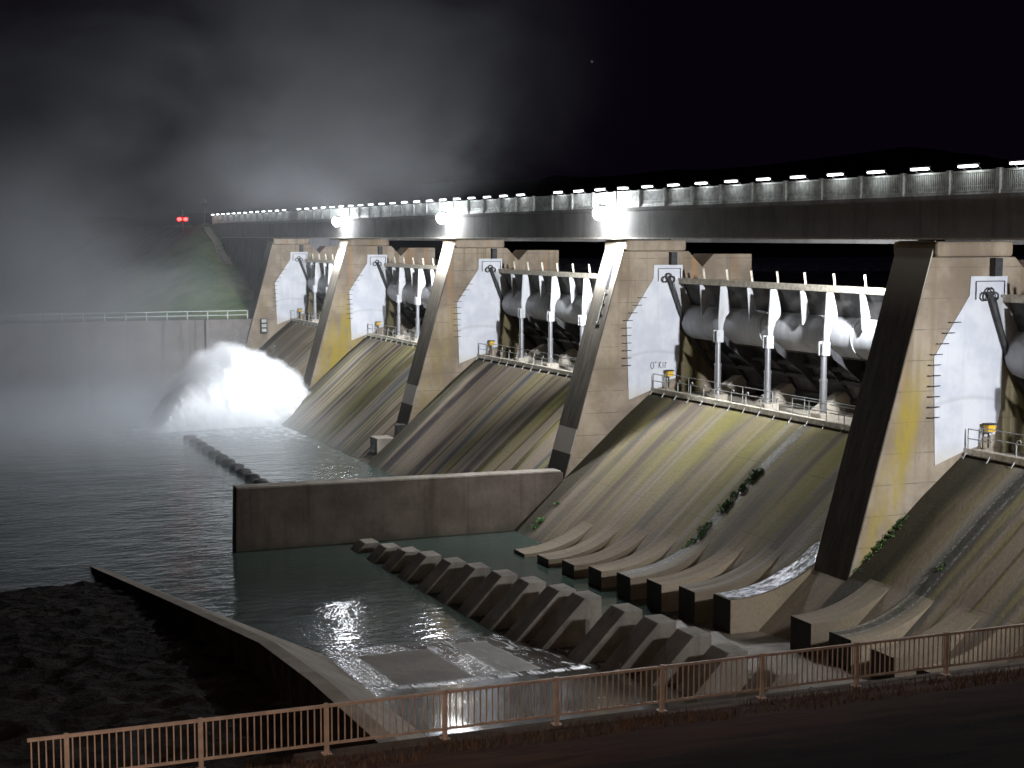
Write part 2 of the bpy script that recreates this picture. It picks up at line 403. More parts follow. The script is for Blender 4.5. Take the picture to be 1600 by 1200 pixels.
def hill(x, y):                                           # grassy abutment cone at the far bridge end
    d = math.hypot(max(0, 238 - y), max(0, 47.2 - x) * 1.9)
    z = 1.9 - .335 * d + .5 * mnoise.fractal((x * .15, y * .15, 5), 1, 2, 4)
    return max(z, -10.9) if y > 202 else z
sheet('grass_hill', hill, -120, 48, 130, 201.5, 330, 110, 'grass')
def ridge(x, y):
    e = math.sin(min(1, max(0, (y - 420) / 400)) * math.pi / 2)
    return -24 + e * (44 + 20 * mnoise.fractal((x * .0035, y * .004, 2), 1, 2, 5) + min(20, max(-22, (x - 230) * .07)))
sheet('hills', ridge, -500, 1300, 90, 400, 1000, 40, 'bark')
st_ = MB(); 
bm = bmesh.new(); bmesh.ops.create_icosphere(bm, subdivisions=1, radius=.42)
st_.add([Vector(v.co) + Vector((585, 1250, 151)) for v in bm.verts], [[q.index for q in f.verts] for f in bm.faces]); bm.free()
tag(st_.build('star', 'star'), 'single tiny white star above the bridge in the black sky', 'star')

# ------------------------------------------------------------------ piers
PLATE = [(50.45, -1.95), (52.7, -1.95), (52.5, -5.4), (52.5, -8.6), (52.2, -9.9), (51.5, -10.0), (51.2, -10.45), (50.1, -10.75), (48.55, -11.3), (48.35, -5.9), (50.4, -2.9)]
ORD = {1: 'farthest', 2: 'second farthest', 3: 'middle', 4: 'fourth', 5: 'nearest', 6: 'near bank'}
PLBL = {1: 'pale end pier against the far training wall, farthest along the dam',
        2: 'pier streaked mustard yellow beside the jet of white water',
        3: 'tan pier with floodlit nose, above the stubby outlet box in the water',
        4: 'tan pier with floodlit nose, joined to the low dividing wall',
        5: 'large near pier with an unlit black nose and yellow lichen edge',
        6: 'near bank end pier carrying the floodlight out of view'}
MOSS = {1: .15, 2: 1.0, 3: .35, 4: .12, 5: 1.0, 6: .3}
def make_pier(i):
    y0 = YN[i]; y1 = y0 + PT
    t = thing('pier', PLBL[i], 'pier', (46, y0 + PT / 2, -20), 'concrete piers of the dam')
    nz = lambda z: 48.4 + .2835 * z
    body = [(nz(-22), -22), (nz(-1.0), -1.0), (53.2, -1.0), (54.3, -2.1), (55.2, -1.2), (58.3, -1.2), (58.3, -22)]
    b = MB().prism(body, y0, y1).build('body', 'pier', t, .05); b['moss'] = MOSS[i]; b['wide'] = {1: 2.0, 2: 5.5, 3: 3.0, 4: 2.0, 5: 2.3, 6: 2.0}[i]
    # capital: swollen head of the pier under the girder
    pts = []
    for k in range(9):
        a = math.pi / 2 - math.pi * k / 8
        pts.append((52.6 + .75 * math.cos(a), 0 + math.sin(a)))
    c = MB()
    def slab(xa, xb, z0, z1, g):
        n = 7; ring = [(xa, y0 - g), (xa, y1 + g)] + [(xb - .5 + .5 * math.sin(R(180 * k / (n - 1))), y1 + g - (PT + 2 * g) * k / (n - 1)) for k in range(n)]
        m = len(ring)
        c.add([(x, y, z0) for x, y in ring] + [(x, y, z1) for x, y in ring],
              [tuple(range(m)), tuple(range(2 * m - 1, m - 1, -1))] + [(q, (q + 1) % m, (q + 1) % m + m, q + m) for q in range(m)])
    slab(nz(-.6) - .05, 53.3, -.98, -.22, .32)
    cap = c.build('capital', 'pier', t, .16); cap['moss'] = 0.0; cap['wide'] = 1.0
    bz = MB().box(49.2, 52.0, y0 + .4, y1 - .4, -.215, -.105).build('bearing', 'dark', t)
    ft = MB().prism([(47, -11.0 - .89 * 3 - .05), (36.5, -11.0 - .89 * 13.5 - .05), (36.5, -25), (47, -25)], y0 + .004, y1 - .004).build('foot', 'spill', t)
    ft['y_far'] = 500.0; ft['moss'] = .3; ft['dark'] = .2; ft['low'] = .4; ft['tone'] = .85; ft['joint'] = -500.0
    # sloping downstream face, a thin facing 3 mm proud of the body
    e = .06
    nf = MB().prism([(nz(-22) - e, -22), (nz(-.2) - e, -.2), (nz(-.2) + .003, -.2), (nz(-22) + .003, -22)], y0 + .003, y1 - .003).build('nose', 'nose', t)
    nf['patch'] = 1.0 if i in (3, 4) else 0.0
    if i < 6:
        p = MB().prism(PLATE, y0 - .06, y0 + .01).build('seal_plate', 'plate', t)
        fr = MB()                                       # bracket at the top of the plate
        for a, q in (((50.75, -2.2), (52.5, -2.2)), ((52.5, -2.2), (52.5, -3.2)), ((50.75, -2.2), (50.75, -3.1))):
            fr.bar((a[0], y0 - .1, a[1]), (q[0], y0 - .1, q[1]), .03)
        fr.build('bracket', 'dark', t)
        MB().box(51.6, 52.05, y0 - .45, y0 - .06, -1.95, -1.05).build('hanger', 'dark', t)
        kn = MB()
        for a in range(3):
            cx = 51.2 + .28 * a; cz = -2.95 + (.22 if a == 1 else 0)
            kn.tube([(cx + .2 * math.cos(R(40 * k)), y0 - .3, cz + .2 * math.sin(R(40 * k))) for k in range(10)], .05, 6)
        kn.build('latch_ring', 'dark', t)
        z = -4.2
        while z > -9.3:
            xl = 48.35 if z < -5.9 else 48.35 + (z + 5.9) * 2.05 / 3.0
            lad = MB(); lad.bar((xl - .35, y0 - .2, z), (xl + .3, y0 - .2, z), .03); lad.bar((xl - .3, y0 - .2, z), (xl - .3, y0, z), .02)
            lad.bar((xl + .25, y0 - .2, z), (xl + .25, y0, z), .02)
            z -= .52; lad.build('rung', 'dark', t)
    if i == 4:                                          # scratched marks at the foot of the plate
        s = MB(); yy = y0 - .075; x0, z0 = 50.35, -8.95
        s.tube([(x0 + .13 * math.cos(R(30 * k)), yy, z0 + .22 * math.sin(R(30 * k))) for k in range(13)], .025, 4)
        s.tube([(x0 + .27 + .05 * math.cos(R(60 * k)), yy, z0 + .2 + .05 * math.sin(R(60 * k))) for k in range(7)], .018, 4)
        for a, q in (((.62, -.22), (.64, .24)), ((.64, .02), (.8, .24)), ((.64, .02), (.84, -.2)), ((1.0, -.2), (1.0, .2)), ((1.18, -.2), (1.2, .2)), ((1.2, .2), (1.36, .12))):
            s.bar((x0 + a[0] * .85, yy, z0 + a[1]), (x0 + q[0] * .85, yy, z0 + q[1]), .022)
        s.build('scratched_marks', 'paint', t)
        rc = MB()
        for za, zb in ((-1.9, -3.6),):
            rc.add([(nz(z) - .075, y0 + a, z) for z, a in ((za, .8), (za, 1.25), (zb, 1.25), (zb, .8))], [(0, 1, 2, 3)])
        rc.build('nose_recess', 'dark', t)
        ns = MB()
        ns.bar((nz(-3.8) - .12, y0 + 1.0, -3.8), (nz(-5.9) - .12, y0 + 1.0, -5.9), .04)
        for z in (-3.8, -4.5, -5.2, -5.9): ns.bar((nz(z) - .12, y0 + .7, z), (nz(z) - .12, y0 + 1.3, z), .03)
        ns.build('nose_ladder', 'steel', t)
    return t
for i in range(1, 7): make_pier(i)

# ------------------------------------------------------------------ spillways
SLBL = {1: 'dull brown spillway face behind the white water jet',
        2: 'purple and ochre streaked spillway face between the yellow pier and the outlet box',
        3: 'spillway face striped green, blue grey and yellow, above the dividing wall',
        4: 'broad mossy yellow green spillway face ending in curved blocks',
        5: 'dark brown spillway face at the right edge behind the fence'}
sl = lambda x: -11.0 - .89 * (50 - x)
for i in range(1, 6):
    ya, yb = YN[i + 1] + PT, YN[i]
    t = thing('spillway', SLBL[i], 'spillway', (50, (ya + yb) / 2, -22), 'sloping spillway faces')
    prof = [(57, -11.3), (52.4, -10.95), (50.6, -10.93), (50.25, -10.98), (49.95, -11.14), (49.6, -11.43)]
    prof += [(x, sl(x) + .06) for x in (48, 45, 42, 40)] + [(36.5, sl(36.5)), (36.5, -25), (57, -25)]
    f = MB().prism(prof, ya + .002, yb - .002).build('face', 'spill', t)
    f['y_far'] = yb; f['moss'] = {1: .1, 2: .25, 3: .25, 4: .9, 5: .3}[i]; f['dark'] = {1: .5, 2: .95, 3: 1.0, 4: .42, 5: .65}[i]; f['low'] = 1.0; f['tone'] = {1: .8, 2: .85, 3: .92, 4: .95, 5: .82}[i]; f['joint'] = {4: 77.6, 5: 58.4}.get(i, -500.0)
    MB().box(50.6, 56.8, ya + .02, yb - .02, -10.945, -10.90).build('crest', 'crest', t)
    for k in range(5):
        y = ya + 3.0 + k * (yb - ya - 6) / 4
        MB().prism([(53.2, -10.895), (56.7, -10.895), (56.7, -9.6), (55.4, -9.6)], y - .45, y + .45).build('plinth', 'crest', t)

# stones of the bay ends: pier feet run on into the slope
def chute_block(yf, wd, xe, ze, label, grp):
    Xi = 50 - (-11.0 - ze) / .89; L = Xi - xe
    S = (Xi + L * .747 * .96, ze + L * .665 * .96)
    pts = []
    for k in range(13):
        q = k / 12; a = (1 - q) ** 2; b = 2 * q * (1 - q); c = q * q
        pts.append((a * S[0] + b * Xi + c * xe, a * S[1] + b * ze + c * ze + .015 + .05 * q))
    prof = pts + [(xe, ze - .3), (xe, floor_z(yf) - .6), (xe + 1, floor_z(yf) - 1.2), (S[0] + .6, S[1] - .6)]
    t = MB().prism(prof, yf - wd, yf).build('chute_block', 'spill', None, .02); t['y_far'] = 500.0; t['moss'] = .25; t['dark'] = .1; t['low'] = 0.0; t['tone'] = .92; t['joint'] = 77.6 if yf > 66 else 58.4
    t.data.materials.append(M['black'])                 # upright fronts near-black: shade painted in against the warm lamp
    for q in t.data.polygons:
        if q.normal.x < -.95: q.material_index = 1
    return tag(t, label, 'chute block', grp)
NTH = ['first', 'second', 'third', 'fourth', 'fifth', 'sixth', 'seventh', 'eighth', 'ninth', 'tenth', 'eleventh', 'twelfth', 'thirteenth', 'fourteenth', 'fifteenth', 'sixteenth', 'seventeenth', 'eighteenth', 'nineteenth', 'twentieth']
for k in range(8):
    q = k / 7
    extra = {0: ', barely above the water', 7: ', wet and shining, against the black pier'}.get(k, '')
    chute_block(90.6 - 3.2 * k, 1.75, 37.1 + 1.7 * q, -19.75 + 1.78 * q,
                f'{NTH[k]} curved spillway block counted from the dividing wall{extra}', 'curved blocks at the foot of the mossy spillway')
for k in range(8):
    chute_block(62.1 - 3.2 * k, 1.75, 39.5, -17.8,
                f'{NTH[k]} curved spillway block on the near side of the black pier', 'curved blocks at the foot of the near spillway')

# seepage sheet shining on the block and slope beside the near pier
g = G('seeping_water'); p = g.pos(); n = g.noise(g.mul(p, (.8, 1.5, .8)), 2.2, 6, .7, .6)
g.bump(g.noise(p, 5, 4, .6), .9, .12)
M['seep'] = g.fin(g.mix(g.rng(n, .42, .58), (.09, .095, .105), (.78, .82, .88)), .12, spec=.8)
mb = MB(); v = []; ze, xe = -17.97, 38.8
Xi = 50 - (-11 - ze) / .89; L = Xi - xe; S = (Xi + L * .747, ze + L * .665)
for k in range(25):
    q = k / 24
    if q < .35: u = q / .35; x = 47.0 + (S[0] - 47.0) * u; z = sl(x) + .09
    else:
        u = (q - .35) / .65; x = (1 - u) ** 2 * S[0] + 2 * u * (1 - u) * Xi + u * u * (xe + .1); z = (1 - u) ** 2 * S[1] + 2 * u * (1 - u) * ze + u * u * ze + .10
    wdt = .25 + 1.45 * min(1, q * 2.2)
    for j in range(9): v.append((x, 66.54 + (wdt * (.85 + .25 * mnoise.noise((q * 9, 0, 0)))) * j / 8, z + .012 * mnoise.noise((k, j, 0))))
mb.add(v, [(k * 9 + j, k * 9 + j + 1, k * 9 + j + 10, k * 9 + j + 9) for k in range(24) for j in range(8)])
tag(mb.build('seeping_water', 'seep', None, smooth=True), 'shining sheet of seeping water on the slope beside the black pier', 'water')

# ------------------------------------------------------------------ baffle blocks
def baffle(xb, yf, zt, label, grp, wd=1.5, mat='baffle'):
    fz = floor_z(yf) - .8; h = zt - fz
    prof = [(xb + .9, fz), (xb + .9, zt), (xb, zt - .02), (xb - h, fz)]
    return tag(MB().prism(prof, yf - wd, yf).build('baffle_block', mat, None, .04), label, 'baffle block', grp)
bz = [-19.3, -19.0, -18.75, -18.5, -18.28, -18.05, -17.85, -17.65, -17.45, -17.35, -17.2, -17.15, -17.15, -17.3, -17.4, -17.4, -17.4]
by = [95.6, 92.2, 89.4, 86.6, 83.3, 80.4, 77.3, 74.3, 71.3, 69.0, 65.3, 62.6, 60.0, 57.5, 54.1, 50.9, 47.8]
for k in range(17):
    baffle(28.4 + 4.6 * k / 14, by[k], bz[k], f'{NTH[k]} wedge shaped baffle block counted from the dividing wall', 'row of wedge baffle blocks across the basin')
bm_src = None
for k in range(12):
    y = 120.3 + 3.05 * k
    mb = MB(); bm = bmesh.new(); bmesh.ops.create_icosphere(bm, subdivisions=3, radius=1)
    for vv in bm.verts:
        q = vv.co; d = 1 + .18 * mnoise.noise(q * 1.6 + Vector((k * 7, 0, 0)))
        sx = lambda a, e: math.copysign(abs(a) ** e, a)
        vv.co = Vector((sx(q.x, .7) * .62 * d, sx(q.y, .7) * .62 * d, sx(q.z, .6) * .46 * d))
    mb.add([vv.co + Vector((28.5, y, ZW + .05)) for vv in bm.verts], [[q.index for q in f.verts] for f in bm.faces]); bm.free()
    tag(mb.build('float', 'black', None, smooth=True),
        f'{NTH[k]} dark rounded float counted from the dividing wall, lying on the water', 'float', 'line of dark floats on the water')

# ------------------------------------------------------------------ walls
t = thing('dividing_wall', 'low brown concrete dividing wall standing in the water below the piers', 'wall', (32, 98.2, -20))
MB().add(*(lambda y0, y1: ([(20.8, y0, -22.5), (43.6, y0, -22.5), (43.6, y0, -16.12), (20.95, y0, -15.93), (20.8, y1, -22.5), (43.6, y1, -22.5), (43.6, y1, -16.12), (20.95, y1, -15.93)],
      [(0, 1, 2, 3), (7, 6, 5, 4), (0, 4, 5, 1), (1, 5, 6, 2), (2, 6, 7, 3), (3, 7, 4, 0)]))(97.5, 98.6)).build('wall_body', 'wall', t, .04)
MB().add([(20.95, 97.42, -15.925), (43.4, 97.42, -16.10), (43.4, 98.68, -16.10), (20.95, 98.68, -15.925), (20.95, 97.42, -15.80), (43.4, 97.42, -15.98), (43.4, 98.68, -15.98), (20.95, 98.68, -15.80)],
         [(0, 1, 5, 4), (1, 2, 6, 5), (2, 3, 7, 6), (3, 0, 4, 7), (4, 5, 6, 7), (0, 3, 2, 1)]).build('coping', 'block', t, .03)
jm = MB(); jm.box(30.6, 30.63, 97.485, 97.51, -20.3, -15.95); jm.box(36.6, 36.63, 97.485, 97.51, -20.3, -16.0)
jm.build('joint', 'dark', t)

# near training wall and the end sill
tag(MB().box(8, 43, 31.35, 32.0, -22, -11.0).build('training_wall', 'wall', None, .03), 'near training wall under the picket fence', 'wall')
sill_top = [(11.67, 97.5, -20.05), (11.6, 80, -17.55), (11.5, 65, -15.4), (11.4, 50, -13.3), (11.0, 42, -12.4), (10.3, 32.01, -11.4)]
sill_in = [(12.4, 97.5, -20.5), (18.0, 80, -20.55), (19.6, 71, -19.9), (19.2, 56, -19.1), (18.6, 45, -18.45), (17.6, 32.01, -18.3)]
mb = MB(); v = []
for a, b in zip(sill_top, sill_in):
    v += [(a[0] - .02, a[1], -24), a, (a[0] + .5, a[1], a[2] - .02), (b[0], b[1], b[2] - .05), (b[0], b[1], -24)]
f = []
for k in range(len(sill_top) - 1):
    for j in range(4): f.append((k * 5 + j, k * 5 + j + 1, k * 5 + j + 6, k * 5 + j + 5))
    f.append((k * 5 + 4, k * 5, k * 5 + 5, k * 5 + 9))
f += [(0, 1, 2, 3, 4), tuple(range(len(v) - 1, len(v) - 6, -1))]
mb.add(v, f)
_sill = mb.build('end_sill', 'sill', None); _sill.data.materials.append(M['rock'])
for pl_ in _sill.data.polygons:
    if pl_.normal.x < -.7: pl_.material_index = 1  # shade painted on the outer face, near-black despite the street lamp's spill
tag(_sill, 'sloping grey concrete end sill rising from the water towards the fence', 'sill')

# far training wall with its railing, and the shaded abutment block under the bridge
tag(MB().box(39.4, 46.5, 199.9, 203, -22, -10.55).box(-90, 39.4, 200.5, 203, -22, -10.55).build('training_wall', 'farwall', None, .03),
    'misty grey training wall on the far side of the water', 'wall')
t = thing('wall_railing', 'thin pale railing on top of the far misty wall', 'railing', (30, 201, -10.55))
mb = MB()
for z in (-9.5, -10.05): mb.bar((-40, 200.9, z), (45.0, 200.9, z), .05)
mb.build('rail', 'rail', t)
for k in range(26):
    x = 45.0 - 2.58 * k
    MB().bar((x, 200.9, -10.55), (x, 200.9, -9.5), .07).build('post', 'rail', t)
tag(MB().box(48.6, 58, 202.6, 240, -22, -.15).build('abutment', 'shade', None), 'shaded abutment block under the far end of the bridge', 'abutment')
mb = MB()
for k in range(14):                                      # pale steps down the grass cone
    q = k / 13; y = 236.5 - 15 * q; x = 46.9
    mb.box(x - .6, x + .5, y - .6, y + .6, hill(x, y) - .3, hill(x, y) + .22)
tag(mb.build('stairway', 'crest', None), 'pale concrete steps running down the green far slope', 'stairway')

# ------------------------------------------------------------------ gates
def gate_profile(): return [(52.55, -3.05), (53.1, -4.2), (53.8, -5.6), (54.6, -7.3), (55.4, -8.9), (56.1, -10.0)]
GLBL = {1: 'white ribbed flap gate farthest along the dam, narrow between the far piers',
        2: 'white ribbed flap gate right of the yellow streaked pier',
        3: 'grey ribbed flap gate with two shining cylinders, left of the dividing wall pier',
        4: 'wide flap gate with three shining cylinders, largest in view',
        5: 'flap gate at the right edge, only its far end in view'}
for i in range(1, 6):
    ya, yb = YN[i + 1] + PT + .08, YN[i] - .12
    t = thing('flap_gate', GLBL[i], 'gate', (54, (ya + yb) / 2, -10.4), 'flap gates between the piers')
    sk = gate_profile(); th = .12
    MB().prism(sk + [(x + th, z + .04) for x, z in reversed(sk)], ya, yb).build('skin_plate', 'skin', t)
    cx, cz, r = 53.85, -5.9, 1.25
    tb = MB().tube([(cx, ya, cz), (cx, yb, cz)], r, 40)
    tb.build('torque_tube', 'gate', t, smooth=True)
    hb = MB().tube([(56.2, ya, -10.15), (56.2, yb, -10.15)], .3, 12).build('hinge', 'dark', t, smooth=True)
    tp = MB().box(52.3, 52.72, ya, yb, -3.25, -2.86); tp.build('top_beam', 'beam', t, .03)
    MB().box(52.72, 53.1, ya, yb, -3.2, -2.95).build('top_flange', 'dark', t)
    ribs = [yb - 3.4 - 3.12 * k for k in range(8)]
    for k, y in enumerate(ribs):
        main = k % 2 == 1
        if main:
            pf = [(51.95, -3.26), (52.4, -3.26), (52.62, -4.1), (52.72, -4.6), (52.68, -4.95), (52.36, -5.3), (52.2, -5.8), (52.15, -6.2), (52.1, -6.5), (51.85, -6.6), (51.82, -5.6), (51.9, -4.2)]
        else:
            pf = [(52.12, -3.26), (52.45, -3.26), (52.7, -4.1), (52.82, -4.6), (52.6, -4.95), (52.36, -5.35), (52.3, -5.3), (52.25, -4.6)]
        MB().prism(pf, y - .05, y + .05).build('rib', 'gate', t)
        # struts under the tube back to the hinge
        if main:
            u = [(52.1, -6.4), (52.5, -7.2), (54.2, -8.4), (55.95, -10.1), (56.3, -9.8), (54.9, -7.4), (53.2, -7.2)]
        else:
            u = [(53.1, -7.2), (54.6, -8.4), (56.0, -10.05), (56.25, -9.8), (55.0, -7.5)]
        MB().prism(u, y - .045, y + .045).build('strut', 'dark', t)
        MB().bar((52.52, y, -2.86), (52.42, y, -2.15), .08).build('spoiler', 'beam', t)
        if main:
            cyl = MB().tube([(51.85, y, -10.45), (51.85, y, -8.5)], .22, 18).tube([(51.85, y, -8.52), (51.85, y, -8.36)], .25, 18)
            c = cyl.build('hydraulic_cylinder', 'chrome', t, smooth=True)
            MB().tube([(51.85, y, -8.4), (51.85, y, -6.75)], .18, 18).build('piston_rod', 'chrome', c, smooth=True)
            MB().box(51.6, 52.1, y - .26, y - .14, -6.95, -6.15).box(51.6, 52.1, y + .14, y + .26, -6.95, -6.15).tube([(51.85, y - .3, -6.4), (51.85, y + .3, -6.4)], .12, 10).build('clevis', 'gate', c)
            MB().box(51.3, 52.4, y - .5, y + .5, -10.898, -10.40).build('cylinder_foot', 'crest', c, .03)
    # bolted flanges, hatch and weld straps on the tube
    for q in (.33, .66):
        y = ya + (yb - ya) * q
        MB().tube([(cx, y - .05, cz), (cx, y + .05, cz)], r + .05, 40).build('tube_flange', 'gate', t, smooth=True)
    y = ribs[3] + 1.1
    hz = []
    for s in (0, 1):
        for (a, dy) in ((R(172), -.28), (R(172), .28), (R(196), .28), (R(196), -.28)):
            rr = r + .005 + .05 * s; hz.append((cx + rr * math.cos(a), y + dy, cz + rr * math.sin(a)))
    MB().add(hz, [(0, 1, 2, 3), (7, 6, 5, 4), (0, 4, 5, 1), (1, 5, 6, 2), (2, 6, 7, 3), (3, 7, 4, 0)]).build('hatch', 'steel', t)
    # stiffeners across the underside
    us = MB()
    for q in (.3, .62): 
        x, z = 53.9 + 2.1 * q, -7.3 - 2.6 * q
        us.box(x - .12, x + .12, ya, yb, z - .12, z + .12)
    us.build('underside_beam', 'dark', t)
    # end arm with side seal lying on the white plate
    y = yb - .05
    MB().tube([(51.5, y, -2.75), (52.5, y, -5.3), (53.0, y, -6.5), (54.7, y, -8.7), (56.1, y, -10.1)], .17, 8).build('seal_arm', 'dark', t, smooth=True)
    MB().prism([(51.9, -3.0), (52.6, -3.0), (53.2, -4.4), (53.9, -5.8), (53.2, -6.6), (52.75, -5.6)], y - .03, y + .03).build('end_plate', 'gate', t)
    MB().prism([(51.9, -3.0), (52.6, -3.0), (53.2, -4.4), (53.9, -5.8), (53.2, -6.6), (52.75, -5.6)], ya, ya + .06).build('end_plate', 'gate', t)

# ------------------------------------------------------------------ catwalks on the crest
def hook(mb, x, y, z, h=.95):
    mb.tube([(x, y, z), (x, y, z + h * .75), (x, y - .08, z + h * .95), (x, y - .25, z + h), (x, y - .34, z + h * .86)], .035, 6)
for i in range(1, 6):
    ya, yb = YN[i + 1] + PT + .1, YN[i] - .1
    t = thing('catwalk', {1: 'crest walkway with railing under the farthest gate', 2: 'crest walkway with railing under the gate beside the yellow pier',
                          3: 'crest walkway with railing above the green and blue striped spillway', 4: 'crest walkway with railing above the mossy spillway',
                          5: 'crest walkway with railing at the right edge'}[i], 'walkway', (50.7, (ya + yb) / 2, -10.6), 'walkways along the spillway crest')
    MB().box(50.3, 51.2, ya, yb, -10.72, -10.6).box(50.26, 50.34, ya, yb, -10.8, -10.5).build('deck', 'beam', t)
    n = 17; sp = (yb - ya - .4) / n; rl = MB()
    for k in range(0, n + 1):
        y = yb - .2 - sp * k
        hk = MB()
        if 2 <= k <= 9: hook(hk, 50.34, y, -10.5, .85)
        else: hk.bar((50.34, y, -10.5), (50.34, y, -9.5), .035)
        hk.bar((50.05, y, -11.0), (50.34, y, -10.6), .03)
        hk.build('post', 'steel', t)
    for a, b in ((yb - .2, yb - .2 - sp * 1.0), (yb - .2 - 10 * sp, yb - .2 - 12 * sp), (yb - .2 - 12.2 * sp, yb - .2 - 14 * sp), (yb - .2 - 14.2 * sp, ya + .2)):
        for z in (-9.52, -10.0): rl.bar((50.34, a, z), (50.34, b, z), .035)
    for a, b in ((yb - .2, yb - .2 - 8 * sp), (yb - .2 - 8.3 * sp, ya + .2)):
        for z in (-9.52, -10.0): rl.bar((51.18, a, z), (51.18, b, z), .03)
    rl.build('handrail', 'steel', t)
    bp = MB()
    for k in range(0, n + 1, 2): y = yb - .2 - sp * k; bp.bar((51.18, y, -10.5), (51.18, y, -9.5), .03)
    bp.build('back_rail_posts', 'steel', t)
    u = thing('junction_box', {1: 'small pale box with dark panel on the farthest pier', 2: 'yellow box at the foot of the white plate beside the yellow pier', 3: 'yellow box at the white plate of the middle pier',
                               4: 'yellow box at the white plate of the dividing wall pier', 5: 'yellow box at the white plate of the near pier'}[i], 'box', (51.4, YN[i] - .5, -10.5), 'yellow boxes beside the gates')
    MB().box(51.25, 51.7, YN[i] - .7, YN[i] - .35, -9.7, -9.34).build('cabinet', 'yellow', u, .03)
    MB().box(51.2, 51.75, YN[i] - .75, YN[i] - .3, -9.34, -9.27).build('lid', 'dark', u)
    MB().bar((51.43, YN[i] - .5, -10.5), (51.43, YN[i] - .5, -9.75), .06).build('stand', 'dark', u)
u = thing('panel_box', 'black ventilated box on the foot of the farthest pier', 'box', (46.2, 199.3, -12.8))
MB().box(46.3, 47.2, 199.15, 199.5, -12.4, -10.5).build('housing', 'black', u, .03)
for k in range(3): MB().box(46.45, 47.05, 199.1, 199.15, -12.2 + .6 * k, -11.8 + .6 * k).build('slot', 'steel', u)

# ------------------------------------------------------------------ outlet boxes under the piers
for i, lb in ((3, 'stubby concrete outlet box at the water line below the middle pier'), (2, 'outlet box below the yellow pier, hidden in white water')):
    y0 = YN[i]; t = thing('outlet_box', lb, 'outlet', (41.5, y0 + 1.5, -19.5), 'outlet boxes at the pier feet')
    MB().box(40.9, 42.7, y0 + .3, y0 + 2.4, -20.5, -17.75).build('housing', 'block', t, .05)
    MB().box(40.86, 40.9, y0 + .6, y0 + 2.1, -19.8, -18.1).build('mouth', 'black', t)
    MB().box(42.7, 43.6, y0 + .2, y0 + .9, -18.4, -16.6).build('guide', 'black', t, .04)

# ------------------------------------------------------------------ bridge
t = thing('bridge', 'long concrete road bridge carried across the tops of the piers', 'bridge', (52.5, 110, 0))
mb = MB(); sec = [(48.2, -.1), (48.2, 1.72), (48.05, 1.78), (48.05, 2.0), (48.65, 2.0), (48.65, 1.75), (57.0, 1.75), (57.0, 2.0), (57.6, 2.0), (57.6, -.42), (56.6, -.42), (56.6, 1.2), (49.2, 1.2), (49.2, -.1)]
for k in range(-2, 8):
    ya, yb = 63.5 + 1.5 + 34 * (k - 1), 63.5 + 1.5 + 34 * k
    yb = min(yb, 238)
    if yb - ya < 1: continue
    MB().prism(sec, ya + .02, yb - .02).build('girder', 'girder', t, .02)
MB().box(48.66, 56.99, -70, 238, 1.752, 1.80).build('roadway', 'asphalt', t)
MB().box(48.0, 48.22, -70, 238, -.14, -.05).build('soffit_strip', 'beam', t)
# railing
t = thing('bridge_railing', 'pale picket railing along the downstream side of the bridge', 'railing', (48.3, 110, 2.0))
BAY = 3.655; y = 237.9; ys = []
while y > 20: ys.append(y); y -= BAY
pm = MB(); p_me = None
post0 = None; pan0 = None; lights = []
for k, y in enumerate(ys):
    if post0 is None:
        post0 = MB().box(48.12, 48.36, y - .12, y + .12, 2.0, 3.18).build('post', 'rail', t, .015)
        q = MB()
        q.box(48.22, 48.32, y - BAY + .1, y - .1, 3.02, 3.12).box(48.22, 48.32, y - BAY + .1, y - .1, 2.12, 2.2).box(48.2, 48.34, y - BAY + .1, y - .1, 2.004, 2.1)
        n = 24
        for j in range(n): yy = y - .1 - (BAY - .2) * (j + .5) / n; q.box(48.255, 48.285, yy - .036, yy + .036, 2.2, 3.02)
        q.box(48.25, 48.29, y - BAY + .1, y - .1, 2.38, 2.42)
        pan0 = q.build('panel', 'rail', t)
    else:
        c = post0.copy(); C.objects.link(c); c.location.y = y - ys[0]
        c = pan0.copy(); C.objects.link(c); c.location.y = y - ys[0]
rl0 = None
for k, y in enumerate(ys[:-1]):
    ym = y - BAY * .5
    if rl0 is None:
        rl0 = thing('rail_light', 'short white strip light on top of the bridge railing', 'light', (48.14, ym, 3.2), 'strip lights along the bridge railing')
        MB().box(47.72, 48.0, ym - .67, ym + .67, 3.36, 3.42).build('hood', 'steel', rl0)
        MB().box(47.76, 47.94, ym - .64, ym + .64, 3.25, 3.34).build('tube', 'rlamp', rl0, .03)
        MB().bar((48.25, ym - .6, 3.08), (47.86, ym - .6, 3.38), .02).build('bracket', 'steel', rl0)
        MB().bar((48.25, ym + .6, 3.08), (47.86, ym + .6, 3.38), .02).build('bracket', 'steel', rl0)
    elif k % 21 != 13:
        dup(rl0, (48.14, ym, 3.2), rl0['label'])

